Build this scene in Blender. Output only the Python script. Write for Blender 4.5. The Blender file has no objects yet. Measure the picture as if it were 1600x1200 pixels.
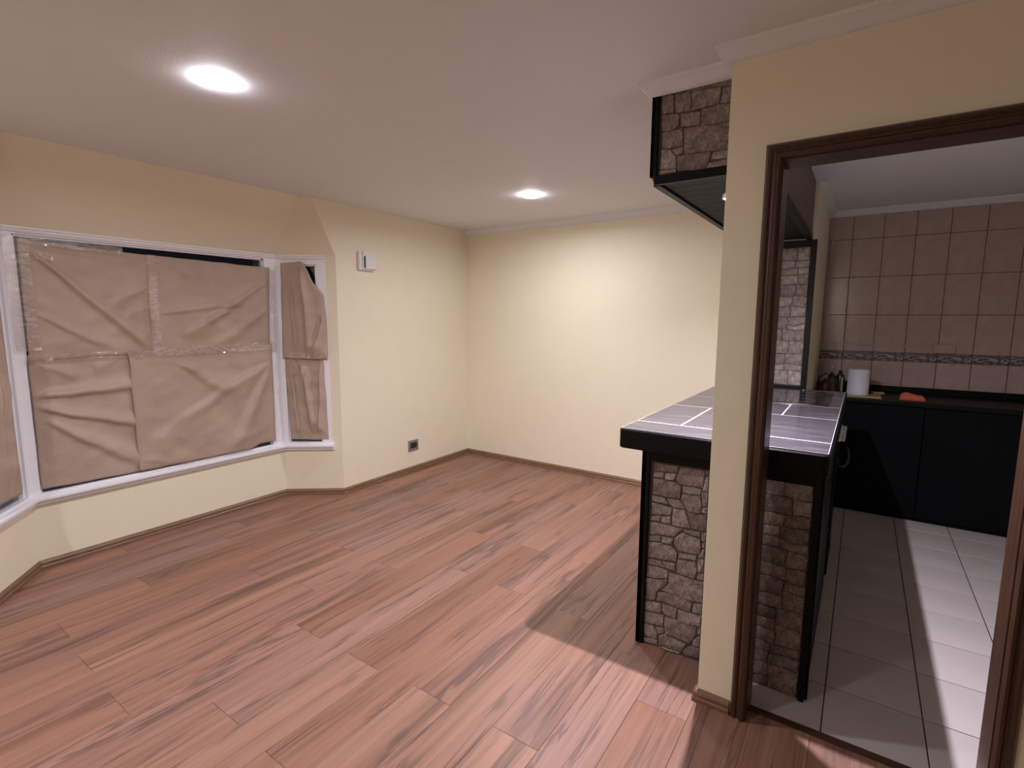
import bpy, bmesh, math, random
from mathutils import Vector, Matrix, noise
random.seed(7)
S = bpy.context.scene
COL = S.collection

# ------------------------------------------------------------------ camera
F_PX = 801.99
R_ = Vector((0.82615566, 0.56341831, 0.00516062))
U_ = Vector((-0.07606123, 0.10244605, 0.99182634))
F_ = Vector((-0.55828444, 0.81979547, -0.12749068))
cam_d = bpy.data.cameras.new('camera')
cam_d.sensor_fit = 'HORIZONTAL'; cam_d.sensor_width = 36.0
cam_d.lens = F_PX / 1600 * 36.0
cam_d.clip_start = 0.02
cam = bpy.data.objects.new('camera', cam_d); COL.objects.link(cam)
CP = Vector((0, 0, 1.5))
m3 = Matrix((R_, U_, -F_)).transposed()
cam.matrix_world = Matrix.Translation(CP) @ m3.to_4x4()
S.camera = cam

# ------------------------------------------------------------------ world, exposure
w = bpy.data.worlds.new('night'); S.world = w; w.use_nodes = True
w.node_tree.nodes['Background'].inputs[0].default_value = (0.02, 0.03, 0.06, 1)
w.node_tree.nodes['Background'].inputs[1].default_value = 0.05
S.view_settings.view_transform = 'Standard'
S.view_settings.look = 'None'
S.view_settings.gamma = 1.0
S.view_settings.use_curve_mapping = False
S.view_settings.exposure = 0.62
CEIL_LED = 60.0           # visible glow of the round ceiling lamps
CEIL_W = 15.0            # power of each ceiling lamp, with a 150 degree spread
SPOT_LED = 60.0          # visible glow of the spot lens
SPOT_W = 31.0            # power of the spot under the bulkhead
LED_COL = (0.98, 0.955, 1.04)
SPOT_COL = (0.93, 0.88, 1.0)

def lamp_light(name, loc, radius, watts, spread, col, parent):
    d = bpy.data.lights.new(name, 'AREA'); d.shape = 'DISK'; d.size = radius * 2; d.energy = watts
    d.spread = math.radians(spread); d.color = col
    o = bpy.data.objects.new(name, d); COL.objects.link(o); o.parent = parent; o.location = Vector(loc) - parent.location
    return o
def ray(px, py):
    return (R_ * ((px - 800) / F_PX) + U_ * (-(py - 600) / F_PX) + F_)
def on_y(px, py, Y):
    d = ray(px, py); return CP + d * ((Y - CP.y) / d.y)

# ------------------------------------------------------------------ materials
def nmat(name):
    m = bpy.data.materials.new(name); m.use_nodes = True
    nt = m.node_tree; b = nt.nodes['Principled BSDF']
    return m, nt, b
def N(nt, t, **kw):
    n = nt.nodes.new(t)
    for k, v in kw.items():
        if k.startswith('i_'):
            n.inputs[k[2:].replace('_', ' ')].default_value = v
        else: setattr(n, k, v)
    return n
def ramp(nt, stops):
    r = nt.nodes.new('ShaderNodeValToRGB'); e = r.color_ramp.elements
    while len(e) > 1: e.remove(e[-1])
    e[0].position = stops[0][0]; e[0].color = stops[0][1]
    for p, c in stops[1:]:
        x = e.new(p); x.color = c
    return r
def g(v): return (v, v, v, 1)
def mixc(nt, a, b, fac, mode='MIX'):
    n = nt.nodes.new('ShaderNodeMix'); n.data_type = 'RGBA'; n.blend_type = mode
    L = nt.links
    for s, v in ((0, fac), (6, a), (7, b)):
        if hasattr(v, 'links'): L.new(v, n.inputs[s])
        else: n.inputs[s].default_value = v
    return n.outputs[2]
def simple(name, col, rough=0.5, metal=0, spec=0.5, scale=60, var=0.06, bump=0.05, dist=0.002, coat=0, coords='Object'):
    """solid colour with slight mottling and fine relief"""
    m, nt, b = nmat(name); L = nt.links
    tc = N(nt, 'ShaderNodeTexCoord')
    n1 = N(nt, 'ShaderNodeTexNoise', i_Scale=scale, i_Detail=4.0)
    L.new(tc.outputs[coords], n1.inputs['Vector'])
    n2 = N(nt, 'ShaderNodeTexNoise', i_Scale=scale * 0.06, i_Detail=3.0)
    L.new(tc.outputs[coords], n2.inputs['Vector'])
    r = ramp(nt, [(0.3, g(1 - var)), (0.7, g(1 + 0))]); L.new(n2.outputs['Fac'], r.inputs[0])
    c = mixc(nt, (*col, 1), r.outputs[0], 1.0, 'MULTIPLY')
    L.new(c, b.inputs['Base Color'])
    b.inputs['Roughness'].default_value = rough; b.inputs['Metallic'].default_value = metal
    b.inputs['Specular IOR Level'].default_value = spec; b.inputs['Coat Weight'].default_value = coat
    if bump:
        bp = N(nt, 'ShaderNodeBump', i_Strength=bump, i_Distance=dist)
        L.new(n1.outputs['Fac'], bp.inputs['Height']); L.new(bp.outputs[0], b.inputs['Normal'])
    return m

M = {}
M['paint'] = simple('cream_paint', (0.87, 0.80, 0.62), 0.55, spec=0.3, scale=130, var=0.02, bump=0.25, dist=0.002)
M['ceil'] = simple('ceiling_paint', (0.80, 0.82, 0.84), 0.7, spec=0.2, scale=160, var=0.02, bump=0.3, dist=0.002)
M['white'] = simple('white_gloss_paint', (0.91, 0.91, 0.95), 0.35, scale=40, var=0.04, bump=0.08)
M['plastic'] = simple('white_plastic', (0.82, 0.81, 0.82), 0.35, bump=0, var=0.01)
M['black'] = simple('black_lacquer', (0.004, 0.004, 0.005), 0.42, spec=0.14, scale=30, bump=0.04)
M['blackmat'] = simple('black_cabinet_laminate', (0.0045, 0.0045, 0.006), 0.6, spec=0.08, bump=0.03)
M['mortar'] = simple('dark_mortar', (0.11, 0.085, 0.078), 0.9, spec=0.1, scale=90, bump=0.4)
M['grout'] = simple('floor_grout', (0.07, 0.045, 0.04), 0.9, spec=0.1)
M['wgrout'] = simple('wall_grout', (0.10, 0.05, 0.045), 0.9, spec=0.1)
M['grey_grout'] = simple('pale_grout', (0.62, 0.60, 0.66), 0.6, spec=0.3)
M['sub'] = simple('underlay', (0.03, 0.02, 0.015), 0.9, spec=0.1)
M['chrome'] = simple('chrome', (0.7, 0.7, 0.72), 0.18, metal=1, bump=0)
M['alu'] = simple('silver_plate', (0.35, 0.33, 0.33), 0.4, metal=0.6, bump=0)
M['darkpl'] = simple('dark_plastic', (0.02, 0.02, 0.03), 0.35, bump=0)
M['tilefloor'] = simple('floor_tile_glaze', (0.60, 0.54, 0.53), 0.32, scale=25, var=0.16, bump=0.05)
M['towel'] = simple('paper_towel', (0.72, 0.73, 0.80), 0.9, spec=0.1, scale=150, bump=0.5)
M['salmon'] = simple('salmon_cloth', (0.62, 0.15, 0.09), 0.85, spec=0.1, scale=200, bump=0.4)
M['yellowwood'] = simple('pale_board_wood', (0.45, 0.31, 0.16), 0.5, scale=40, var=0.2)
M['redblack'] = simple('dark_red_enamel', (0.09, 0.012, 0.015), 0.25, bump=0)
M['green'] = simple('green_label', (0.20, 0.38, 0.10), 0.5, bump=0)
M['bottle'] = simple('dark_bottle_plastic', (0.01, 0.014, 0.012), 0.2, bump=0)
M['core'] = simple('cardboard_core', (0.35, 0.24, 0.15), 0.9, spec=0.1)

def glassmat(name, col, rough=0.02, alpha_t=1.0):
    m, nt, b = nmat(name)
    b.inputs['Base Color'].default_value = (*col, 1); b.inputs['Roughness'].default_value = rough
    b.inputs['Transmission Weight'].default_value = alpha_t; b.inputs['IOR'].default_value = 1.45
    n = N(nt, 'ShaderNodeTexNoise', i_Scale=6.0); bp = N(nt, 'ShaderNodeBump', i_Strength=0.01)
    nt.links.new(n.outputs['Fac'], bp.inputs['Height']); nt.links.new(bp.outputs[0], b.inputs['Normal'])
    return m
M['pane'] = glassmat('window_glass', (0.9, 0.95, 0.95))
M['clear'] = glassmat('clear_bottle_glass', (0.85, 0.9, 0.88))
M['cook'] = simple('black_ceramic_glass', (0.008, 0.008, 0.010), 0.06, spec=0.6, bump=0)

def tape_mat():
    m = bpy.data.materials.new('clear_tape'); m.use_nodes = True; nt = m.node_tree; nt.nodes.clear(); L = nt.links
    out = N(nt, 'ShaderNodeOutputMaterial'); mx = N(nt, 'ShaderNodeMixShader')
    tr = N(nt, 'ShaderNodeBsdfTransparent'); tr.inputs[0].default_value = (0.955, 0.935, 0.925, 1)
    gl = N(nt, 'ShaderNodeBsdfGlossy', i_Roughness=0.045); gl.inputs[0].default_value = (1, 1, 1, 1)
    tc = N(nt, 'ShaderNodeTexCoord')
    n = N(nt, 'ShaderNodeTexNoise', i_Scale=45.0, i_Detail=3.0); L.new(tc.outputs['Object'], n.inputs['Vector'])
    n.inputs['Distortion'].default_value = 1.5
    bp = N(nt, 'ShaderNodeBump', i_Strength=1.0, i_Distance=0.006); L.new(n.outputs['Fac'], bp.inputs['Height'])
    L.new(bp.outputs[0], gl.inputs['Normal'])
    mx.inputs[0].default_value = 0.27
    L.new(tr.outputs[0], mx.inputs[1]); L.new(gl.outputs[0], mx.inputs[2]); L.new(mx.outputs[0], out.inputs[0])
    return m
M['tape'] = tape_mat()

def wood_floor():
    m, nt, b = nmat('laminate_plank_wood'); L = nt.links
    tc = N(nt, 'ShaderNodeTexCoord'); oi = N(nt, 'ShaderNodeObjectInfo')
    off = N(nt, 'ShaderNodeVectorMath', operation='SCALE'); off.inputs['Scale'].default_value = 37.0
    cx = N(nt, 'ShaderNodeCombineXYZ'); L.new(oi.outputs['Random'], cx.inputs[0]); L.new(oi.outputs['Random'], cx.inputs[1]); L.new(oi.outputs['Random'], cx.inputs[2])
    L.new(cx.outputs[0], off.inputs[0])
    add = N(nt, 'ShaderNodeVectorMath', operation='ADD'); L.new(tc.outputs['Object'], add.inputs[0]); L.new(off.outputs[0], add.inputs[1])
    def mapped(sx, sy):
        mp = N(nt, 'ShaderNodeMapping'); mp.inputs['Scale'].default_value = (sx, sy, 1); L.new(add.outputs[0], mp.inputs[0]); return mp.outputs[0]
    # fine grain
    n1 = N(nt, 'ShaderNodeTexNoise', i_Scale=1.0, i_Detail=6.0, i_Roughness=0.6); n1.inputs['Distortion'].default_value = 0.6
    L.new(mapped(85, 1.7), n1.inputs['Vector'])
    # broad bands
    n2 = N(nt, 'ShaderNodeTexNoise', i_Scale=1.0, i_Detail=4.0, i_Roughness=0.55); n2.inputs['Distortion'].default_value = 0.4
    L.new(mapped(13, 0.60), n2.inputs['Vector'])
    # dark cracks: thin ridges
    n3 = N(nt, 'ShaderNodeTexNoise', i_Scale=1.0, i_Detail=5.0, i_Roughness=0.6); n3.inputs['Distortion'].default_value = 0.7
    L.new(mapped(9, 0.50), n3.inputs['Vector'])
    sb = N(nt, 'ShaderNodeMath', operation='SUBTRACT'); L.new(n3.outputs['Fac'], sb.inputs[0]); sb.inputs[1].default_value = 0.5
    ab = N(nt, 'ShaderNodeMath', operation='ABSOLUTE'); L.new(sb.outputs[0], ab.inputs[0])
    cr = ramp(nt, [(0.0, g(1)), (0.010, g(0.8)), (0.032, g(0))]); L.new(ab.outputs[0], cr.inputs[0])
    n4 = N(nt, 'ShaderNodeTexNoise', i_Scale=1.0, i_Detail=2.0); L.new(mapped(6, 1.2), n4.inputs['Vector'])
    gate = ramp(nt, [(0.44, g(0)), (0.54, g(1))]); L.new(n4.outputs['Fac'], gate.inputs[0])
    crm = N(nt, 'ShaderNodeMath', operation='MULTIPLY'); L.new(cr.outputs[0], crm.inputs[0]); L.new(gate.outputs[0], crm.inputs[1])
    # knots
    vo = N(nt, 'ShaderNodeTexVoronoi', i_Scale=1.0); vo.inputs['Randomness'].default_value = 1.0
    L.new(mapped(5.5, 1.9), vo.inputs['Vector'])
    kn = ramp(nt, [(0.0, g(1)), (0.05, g(0.8)), (0.13, g(0))]); L.new(vo.outputs['Distance'], kn.inputs[0])
    # per plank base colour
    base = ramp(nt, [(0.0, (0.275, 0.132, 0.085, 1)), (0.22, (0.345, 0.172, 0.112, 1)), (0.45, (0.300, 0.156, 0.115, 1)),
                     (0.62, (0.365, 0.190, 0.122, 1)), (0.8, (0.330, 0.184, 0.143, 1)), (1.0, (0.260, 0.138, 0.100, 1))])
    L.new(oi.outputs['Random'], base.inputs[0])
    r2 = ramp(nt, [(0.30, g(0.52)), (0.46, g(0.86)), (0.70, g(1.06))]); L.new(n2.outputs['Fac'], r2.inputs[0])
    r1 = ramp(nt, [(0.25, g(0.74)), (0.5, g(0.95)), (0.75, g(1.10))]); L.new(n1.outputs['Fac'], r1.inputs[0])
    c = mixc(nt, base.outputs[0], r2.outputs[0], 1.0, 'MULTIPLY')
    c = mixc(nt, c, r1.outputs[0], 1.0, 'MULTIPLY')
    fk = N(nt, 'ShaderNodeMath', operation='MULTIPLY'); L.new(kn.outputs[0], fk.inputs[0]); fk.inputs[1].default_value = 0.62
    c = mixc(nt, c, (0.09, 0.055, 0.05, 1), fk.outputs[0])
    fc = N(nt, 'ShaderNodeMath', operation='MULTIPLY'); L.new(crm.outputs[0], fc.inputs[0]); fc.inputs[1].default_value = 0.68
    c = mixc(nt, c, (0.085, 0.05, 0.045, 1), fc.outputs[0])
    L.new(c, b.inputs['Base Color'])
    b.inputs['Roughness'].default_value = 0.42; b.inputs['Specular IOR Level'].default_value = 0.45
    bp = N(nt, 'ShaderNodeBump', i_Strength=0.12, i_Distance=0.002); L.new(n1.outputs['Fac'], bp.inputs['Height']); L.new(bp.outputs[0], b.inputs['Normal'])
    return m
M['plank'] = wood_floor()

def grain_wood(name, c0, c1, rough, axis=(3, 60, 60), spec=0.5, bump=0.15):
    m, nt, b = nmat(name); L = nt.links
    tc = N(nt, 'ShaderNodeTexCoord'); mp = N(nt, 'ShaderNodeMapping'); mp.inputs['Scale'].default_value = axis
    L.new(tc.outputs['Object'], mp.inputs[0])
    n = N(nt, 'ShaderNodeTexNoise', i_Scale=1.0, i_Detail=6.0, i_Roughness=0.65); n.inputs['Distortion'].default_value = 0.7
    L.new(mp.outputs[0], n.inputs['Vector'])
    r = ramp(nt, [(0.3, (*c0, 1)), (0.72, (*c1, 1))]); L.new(n.outputs['Fac'], r.inputs[0]); L.new(r.outputs[0], b.inputs['Base Color'])
    b.inputs['Roughness'].default_value = rough; b.inputs['Specular IOR Level'].default_value = spec
    bp = N(nt, 'ShaderNodeBump', i_Strength=bump, i_Distance=0.002); L.new(n.outputs['Fac'], bp.inputs['Height']); L.new(bp.outputs[0], b.inputs['Normal'])
    return m
M['base'] = grain_wood('baseboard_wood', (0.16, 0.085, 0.048), (0.26, 0.145, 0.085), 0.35, (8, 8, 60))
M['casing'] = grain_wood('dark_walnut_casing', (0.040, 0.018, 0.011), (0.085, 0.040, 0.024), 0.32, (70, 70, 4))
M['soffit_side'] = grain_wood('brown_wood_grain_panel', (0.10, 0.062, 0.060), (0.20, 0.135, 0.130), 0.5, (50, 50, 4))
M['blackwood'] = grain_wood('black_stained_boards', (0.003, 0.0035, 0.004), (0.011, 0.012, 0.014), 0.6, (5, 50, 5), spec=0.2, bump=0.4)

def stone_mat():
    m, nt, b = nmat('grey_brown_stone'); L = nt.links
    tc = N(nt, 'ShaderNodeTexCoord'); oi = N(nt, 'ShaderNodeObjectInfo')
    n1 = N(nt, 'ShaderNodeTexNoise', i_Scale=38.0, i_Detail=8.0, i_Roughness=0.68); n1.inputs['Distortion'].default_value = 0.7
    n2 = N(nt, 'ShaderNodeTexNoise', i_Scale=150.0, i_Detail=4.0)
    L.new(tc.outputs['Object'], n1.inputs['Vector']); L.new(tc.outputs['Object'], n2.inputs['Vector'])
    base = ramp(nt, [(0.0, (0.16, 0.122, 0.112, 1)), (0.3, (0.27, 0.222, 0.198, 1)), (0.55, (0.215, 0.168, 0.155, 1)), (0.8, (0.34, 0.285, 0.252, 1)), (1.0, (0.20, 0.165, 0.158, 1))])
    L.new(oi.outputs['Random'], base.inputs[0])
    r = ramp(nt, [(0.30, g(0.38)), (0.47, g(0.85)), (0.60, g(1.25)), (0.72, g(1.9))]); L.new(n1.outputs['Fac'], r.inputs[0])
    c = mixc(nt, base.outputs[0], r.outputs[0], 1.0, 'MULTIPLY')
    r2 = ramp(nt, [(0.3, g(0.8)), (0.75, g(1.2))]); L.new(n2.outputs['Fac'], r2.inputs[0])
    c = mixc(nt, c, r2.outputs[0], 1.0, 'MULTIPLY')
    n3 = N(nt, 'ShaderNodeTexNoise', i_Scale=16.0, i_Detail=4.0); n3.inputs['Distortion'].default_value = 1.6
    L.new(tc.outputs['Object'], n3.inputs['Vector'])
    vn = ramp(nt, [(0.46, g(1)), (0.495, g(1.4)), (0.505, g(1.4)), (0.54, g(1))]); L.new(n3.outputs['Fac'], vn.inputs[0])
    c = mixc(nt, c, vn.outputs[0], 1.0, 'MULTIPLY')
    L.new(c, b.inputs['Base Color']); b.inputs['Roughness'].default_value = 0.6; b.inputs['Specular IOR Level'].default_value = 0.35
    ad = N(nt, 'ShaderNodeMath', operation='MULTIPLY_ADD'); L.new(n2.outputs['Fac'], ad.inputs[0]); ad.inputs[1].default_value = 0.25; L.new(n1.outputs['Fac'], ad.inputs[2])
    bp = N(nt, 'ShaderNodeBump', i_Strength=0.8, i_Distance=0.006); L.new(ad.outputs[0], bp.inputs['Height']); L.new(bp.outputs[0], b.inputs['Normal'])
    return m
M['stone'] = stone_mat()

def counter_tile_mat():
    m, nt, b = nmat('dark_slate_tile'); L = nt.links
    tc = N(nt, 'ShaderNodeTexCoord'); mp = N(nt, 'ShaderNodeMapping'); mp.inputs['Scale'].default_value = (3, 14, 3); L.new(tc.outputs['Object'], mp.inputs[0])
    n1 = N(nt, 'ShaderNodeTexNoise', i_Scale=1.0, i_Detail=8.0, i_Roughness=0.65); n1.inputs['Distortion'].default_value = 0.5
    L.new(mp.outputs[0], n1.inputs['Vector'])
    r = ramp(nt, [(0.3, (0.038, 0.034, 0.040, 1)), (0.55, (0.070, 0.063, 0.074, 1)), (0.75, (0.125, 0.115, 0.135, 1))]); L.new(n1.outputs['Fac'], r.inputs[0])
    L.new(r.outputs[0], b.inputs['Base Color']); b.inputs['Roughness'].default_value = 0.22; b.inputs['Specular IOR Level'].default_value = 0.7
    bp = N(nt, 'ShaderNodeBump', i_Strength=0.10, i_Distance=0.002); L.new(n1.outputs['Fac'], bp.inputs['Height']); L.new(bp.outputs[0], b.inputs['Normal'])
    return m
M['ctile'] = counter_tile_mat()

def wall_tile_mat(name, c0, c1, scale=14):
    m, nt, b = nmat(name); L = nt.links
    tc = N(nt, 'ShaderNodeTexCoord'); n1 = N(nt, 'ShaderNodeTexNoise', i_Scale=scale, i_Detail=6.0); L.new(tc.outputs['Object'], n1.inputs['Vector'])
    r = ramp(nt, [(0.3, (*c0, 1)), (0.7, (*c1, 1))]); L.new(n1.outputs['Fac'], r.inputs[0]); L.new(r.outputs[0], b.inputs['Base Color'])
    b.inputs['Roughness'].default_value = 0.25
    return m
M['wtile'] = wall_tile_mat('pale_pink_wall_tile', (0.42, 0.31, 0.285), (0.49, 0.37, 0.34))
def border_mat():
    m, nt, b = nmat('border_tile_print'); L = nt.links
    tc = N(nt, 'ShaderNodeTexCoord'); wv = N(nt, 'ShaderNodeTexWave', wave_type='RINGS', i_Scale=14.0, i_Distortion=9.0, i_Detail=2.0)
    wv.inputs['Detail Scale'].default_value = 2.0
    L.new(tc.outputs['Object'], wv.inputs['Vector'])
    r = ramp(nt, [(0.3, (0.09, 0.065, 0.085, 1)), (0.6, (0.17, 0.13, 0.15, 1)), (0.9, (0.38, 0.32, 0.33, 1))]); L.new(wv.outputs['Fac'], r.inputs[0]); L.new(r.outputs[0], b.inputs['Base Color'])
    b.inputs['Roughness'].default_value = 0.3
    bp = N(nt, 'ShaderNodeBump', i_Strength=0.5, i_Distance=0.004); L.new(wv.outputs['Fac'], bp.inputs['Height']); L.new(bp.outputs[0], b.inputs['Normal'])
    return m
M['border'] = border_mat()

def paper_mat():
    m, nt, b = nmat('brown_kraft_paper'); L = nt.links
    tc = N(nt, 'ShaderNodeTexCoord')
    n1 = N(nt, 'ShaderNodeTexNoise', i_Scale=4.0, i_Detail=3.0); n2 = N(nt, 'ShaderNodeTexNoise', i_Scale=14.0, i_Detail=5.0, i_Roughness=0.6)
    n2.inputs['Distortion'].default_value = 1.0
    L.new(tc.outputs['Object'], n1.inputs['Vector']); L.new(tc.outputs['Object'], n2.inputs['Vector'])
    r = ramp(nt, [(0.3, (0.42, 0.315, 0.245, 1)), (0.7, (0.49, 0.375, 0.295, 1))]); L.new(n1.outputs['Fac'], r.inputs[0]); L.new(r.outputs[0], b.inputs['Base Color'])
    b.inputs['Roughness'].default_value = 0.5; b.inputs['Specular IOR Level'].default_value = 0.4
    bp = N(nt, 'ShaderNodeBump', i_Strength=0.35, i_Distance=0.01); L.new(n2.outputs['Fac'], bp.inputs['Height']); L.new(bp.outputs[0], b.inputs['Normal'])
    return m
M['paper'] = paper_mat()

def emit(name, col, strength):
    m = bpy.data.materials.new(name); m.use_nodes = True; nt = m.node_tree; nt.nodes.clear()
    o = N(nt, 'ShaderNodeOutputMaterial'); e = N(nt, 'ShaderNodeEmission'); e.inputs[0].default_value = (*col, 1); e.inputs[1].default_value = strength
    nt.links.new(e.outputs[0], o.inputs[0]); return m
M['led'] = emit('led_panel_glow', LED_COL, CEIL_LED)
M['spot'] = emit('led_spot_glow', SPOT_COL, SPOT_LED)

# ------------------------------------------------------------------ helpers
def mesh_obj(name, verts, faces, mat, parent=None, smooth=False, origin=None):
    me = bpy.data.meshes.new(name)
    if origin is None and parent is None: origin = Vector((0, 0, 0))
    o_ = Vector(origin) if origin is not None else Vector((0, 0, 0))
    me.from_pydata([tuple(Vector(v) - o_) for v in verts], [], faces); me.update()
    bm = bmesh.new(); bm.from_mesh(me); bmesh.ops.recalc_face_normals(bm, faces=bm.faces); bm.to_mesh(me); bm.free()
    if smooth:
        for p in me.polygons: p.use_smooth = True
    me.materials.append(M[mat] if isinstance(mat, str) else mat)
    o = bpy.data.objects.new(name, me); COL.objects.link(o)
    if parent is not None:
        o.parent = parent
        pl = parent.location if parent.parent is None else parent.location + parent.parent.location
        o.location = o_ - Vector(pl)
    else: o.location = o_
    return o
class MB:
    def __init__(s): s.v = []; s.f = []
    def add(s, v, f):
        n = len(s.v); s.v += [tuple(x) for x in v]; s.f += [tuple(i + n for i in q) for q in f]; return s
    def box(s, x0, x1, y0, y1, z0, z1, bev=0):
        if bev <= 0:
            return s.add([(x, y, z) for x in (x0, x1) for y in (y0, y1) for z in (z0, z1)],
                [(0, 1, 3, 2), (4, 6, 7, 5), (0, 4, 5, 1), (2, 3, 7, 6), (0, 2, 6, 4), (1, 5, 7, 3)])
        bm = bmesh.new(); bmesh.ops.create_cube(bm, size=1)
        for v in bm.verts:
            v.co = Vector(((x0 + x1) / 2 + v.co.x * (x1 - x0), (y0 + y1) / 2 + v.co.y * (y1 - y0), (z0 + z1) / 2 + v.co.z * (z1 - z0)))
        bmesh.ops.bevel(bm, geom=list(bm.edges), offset=bev, segments=2, affect='EDGES', profile=0.6)
        bm.verts.index_update()
        s.add([v.co for v in bm.verts], [[v.index for v in f.verts] for f in bm.faces]); bm.free(); return s
    def prism(s, poly, z0, z1):
        n = len(poly)
        return s.add([(x, y, z0) for x, y in poly] + [(x, y, z1) for x, y in poly],
            [tuple(range(n)), tuple(range(2 * n - 1, n - 1, -1))] + [(i, (i + 1) % n, (i + 1) % n + n, i + n) for i in range(n)])
    def lathe(s, prof, c, n=24, caps=True):
        V = []; Fc = []
        for r, z in prof:
            for k in range(n):
                a = 2 * math.pi * k / n; V.append((c[0] + r * math.cos(a), c[1] + r * math.sin(a), c[2] + z))
        for j in range(len(prof) - 1):
            for k in range(n): Fc.append((j * n + k, j * n + (k + 1) % n, (j + 1) * n + (k + 1) % n, (j + 1) * n + k))
        if caps: Fc.append(tuple(range(n))); Fc.append(tuple(range((len(prof) - 1) * n, len(prof) * n)))
        return s.add(V, Fc)
    def tube(s, pts, r, n=10):
        pts = [Vector(p) for p in pts]; V = []; Fc = []
        for i, p in enumerate(pts):
            t = (pts[min(i + 1, len(pts) - 1)] - pts[max(i - 1, 0)]).normalized()
            a = t.cross(Vector((0.13, 0.21, 0.97))).normalized(); b = t.cross(a)
            for k in range(n):
                q = 2 * math.pi * k / n; V.append(p + a * r * math.cos(q) + b * r * math.sin(q))
        for j in range(len(pts) - 1):
            for k in range(n): Fc.append((j * n + k, j * n + (k + 1) % n, (j + 1) * n + (k + 1) % n, (j + 1) * n + k))
        Fc.append(tuple(range(n))); Fc.append(tuple(range((len(pts) - 1) * n, len(pts) * n)))
        return s.add(V, Fc)
    def build(s, name, mat, parent=None, smooth=False, origin=None):
        if origin is None:
            xs = [v[0] for v in s.v]; ys = [v[1] for v in s.v]; zs = [v[2] for v in s.v]
            origin = ((min(xs) + max(xs)) / 2, (min(ys) + max(ys)) / 2, min(zs))
        return mesh_obj(name, s.v, s.f, mat, parent, smooth, origin)
def B(name, mat, dims, parent=None, bev=0): return MB().box(*dims, bev=bev).build(name, mat, parent)
def tag(o, label, cat, group=None):
    o['label'] = label; o['category'] = cat
    if group: o['group'] = group
    return o
def struct(o, label=None):
    o['kind'] = 'structure'
    if label: o['label'] = label
    return o
def thing(name, label, cat, loc, group=None):
    o = bpy.data.objects.new(name, None); o.location = loc; COL.objects.link(o); o.empty_display_size = 0.1
    return tag(o, label, cat, group)
def shade_auto(o, deg=35):
    me = o.data
    for p in me.polygons: p.use_smooth = True
    bm = bmesh.new(); bm.from_mesh(me)
    for e in bm.edges:
        if len(e.link_faces) == 2 and e.calc_face_angle(0) > math.radians(deg): e.smooth = False
    bm.to_mesh(me); bm.free(); return o

def miter_path(path):
    """for each point the in-room offset vector (left-hand normal of travel) per unit offset"""
    out = []
    for i, p in enumerate(path):
        ns = []
        for a, b in ((i - 1, i), (i, i + 1)):
            if a >= 0 and b < len(path):
                d = Vector((path[b][0] - path[a][0], path[b][1] - path[a][1])).normalized(); ns.append(Vector((-d.y, d.x)))
        if len(ns) == 1: out.append(ns[0])
        else:
            s_ = (ns[0] + ns[1]).normalized(); out.append(s_ / max(0.2, s_.dot(ns[0])))
    return out
def sweep_seg(path, mt, i, prof):
    V = []; n = len(prof)
    for k in (i, i + 1):
        for o_, z in prof: V.append((path[k][0] + mt[k].x * o_, path[k][1] + mt[k].y * o_, z))
    Fc = [(j, (j + 1) % n, (j + 1) % n + n, j + n) for j in range(n)] + [tuple(range(n)), tuple(range(2 * n - 1, n - 1, -1))]
    return MB().add(V, Fc)

# ------------------------------------------------------------------ room data
H = 2.41
XL, YB = -3.57, 4.37            # left wall plane, back wall plane
XB = -3.95                      # bay window plane
A0, A1, A2, A3 = (XL, 2.70), (XB, 2.41), (XB, 0.81), (XL, 0.52)
YP, YP2 = 1.96, 2.08            # partition faces
XR, YF = 2.40, -1.80            # right wall, wall behind the camera
YK, XK = 5.30, 1.90             # kitchen back wall, kitchen right wall
T = 0.12

# walls ------------------------------------------------------------
struct(B('wall_back', 'paint', (XL - T, -0.75, YB, YB + T, 0, H)))
struct(B('wall_left', 'paint', (XL - T, XL, A0[1], YB, 0, H)))
struct(B('wall_left_near', 'paint', (XL - T, XL, YF, A3[1], 0, H)))
struct(B('wall_front', 'paint', (XL - T, XR + T, YF - T, YF, 0, H)))
struct(B('wall_right', 'paint', (XR, XR + T, YF, YP2, 0, H)))
DX0, DX1, DZ = -0.272, 0.422, 2.032   # rough door opening
pw = MB(); pw.box(-0.436, DX0, YP, YP2, 0, H); pw.box(DX0, DX1, YP, YP2, DZ, H); pw.box(DX1, XR, YP, YP2, 0, H)
struct(pw.build('wall_partition', 'paint'))
struct(B('wall_divider', 'paint', (-0.75, -0.31, 4.075, YK, 0, H)))
struct(B('wall_kitchen_right', 'paint', (XK, XK + T, YP2, YK, 0, H)))

# bay: low wall, window strips and the sloping head
bay = [A0, A1, A2, A3]; bay = bay[::1]
# travelling A0->A3 has the room on the left-hand side
bmt = miter_path([(XL, 3.0)] + bay + [(XL, 0.2)])[1:-1]
names = ['wall_bay_right', 'wall_bay', 'wall_bay_left']
low = [(0, 0), (0, 0.425), (-T, 0.425), (-T, 0)]
for i in range(3): struct(sweep_seg(bay, bmt, i, low).build(names[i], 'paint'))
def lerp2(a, b, t): return (a[0] + (b[0] - a[0]) * t, a[1] + (b[1] - a[1]) * t)
LW = math.dist(A0, A1)
def strip(a, b, s0, name):                       # solid plaster strip beside an angled window, from s0 (distance from b) to a
    p0 = a; p1 = lerp2(b, a, s0 / LW)
    d = (Vector(p1) - Vector(p0)).normalized(); nn = Vector((-d.y, d.x))
    if nn.x < 0: nn = -nn
    q = [p0, p1, (p1[0] - nn.x * T, p1[1] - nn.y * T), (XL - T, p0[1] - nn.y * T * 0.6)]
    return MB().prism(q, 0.425, 1.985)
struct(strip(A0, A1, 0.392, 'r').build('trim_1', 'paint'), 'cream plaster strip right of the narrow bay window')
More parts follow.
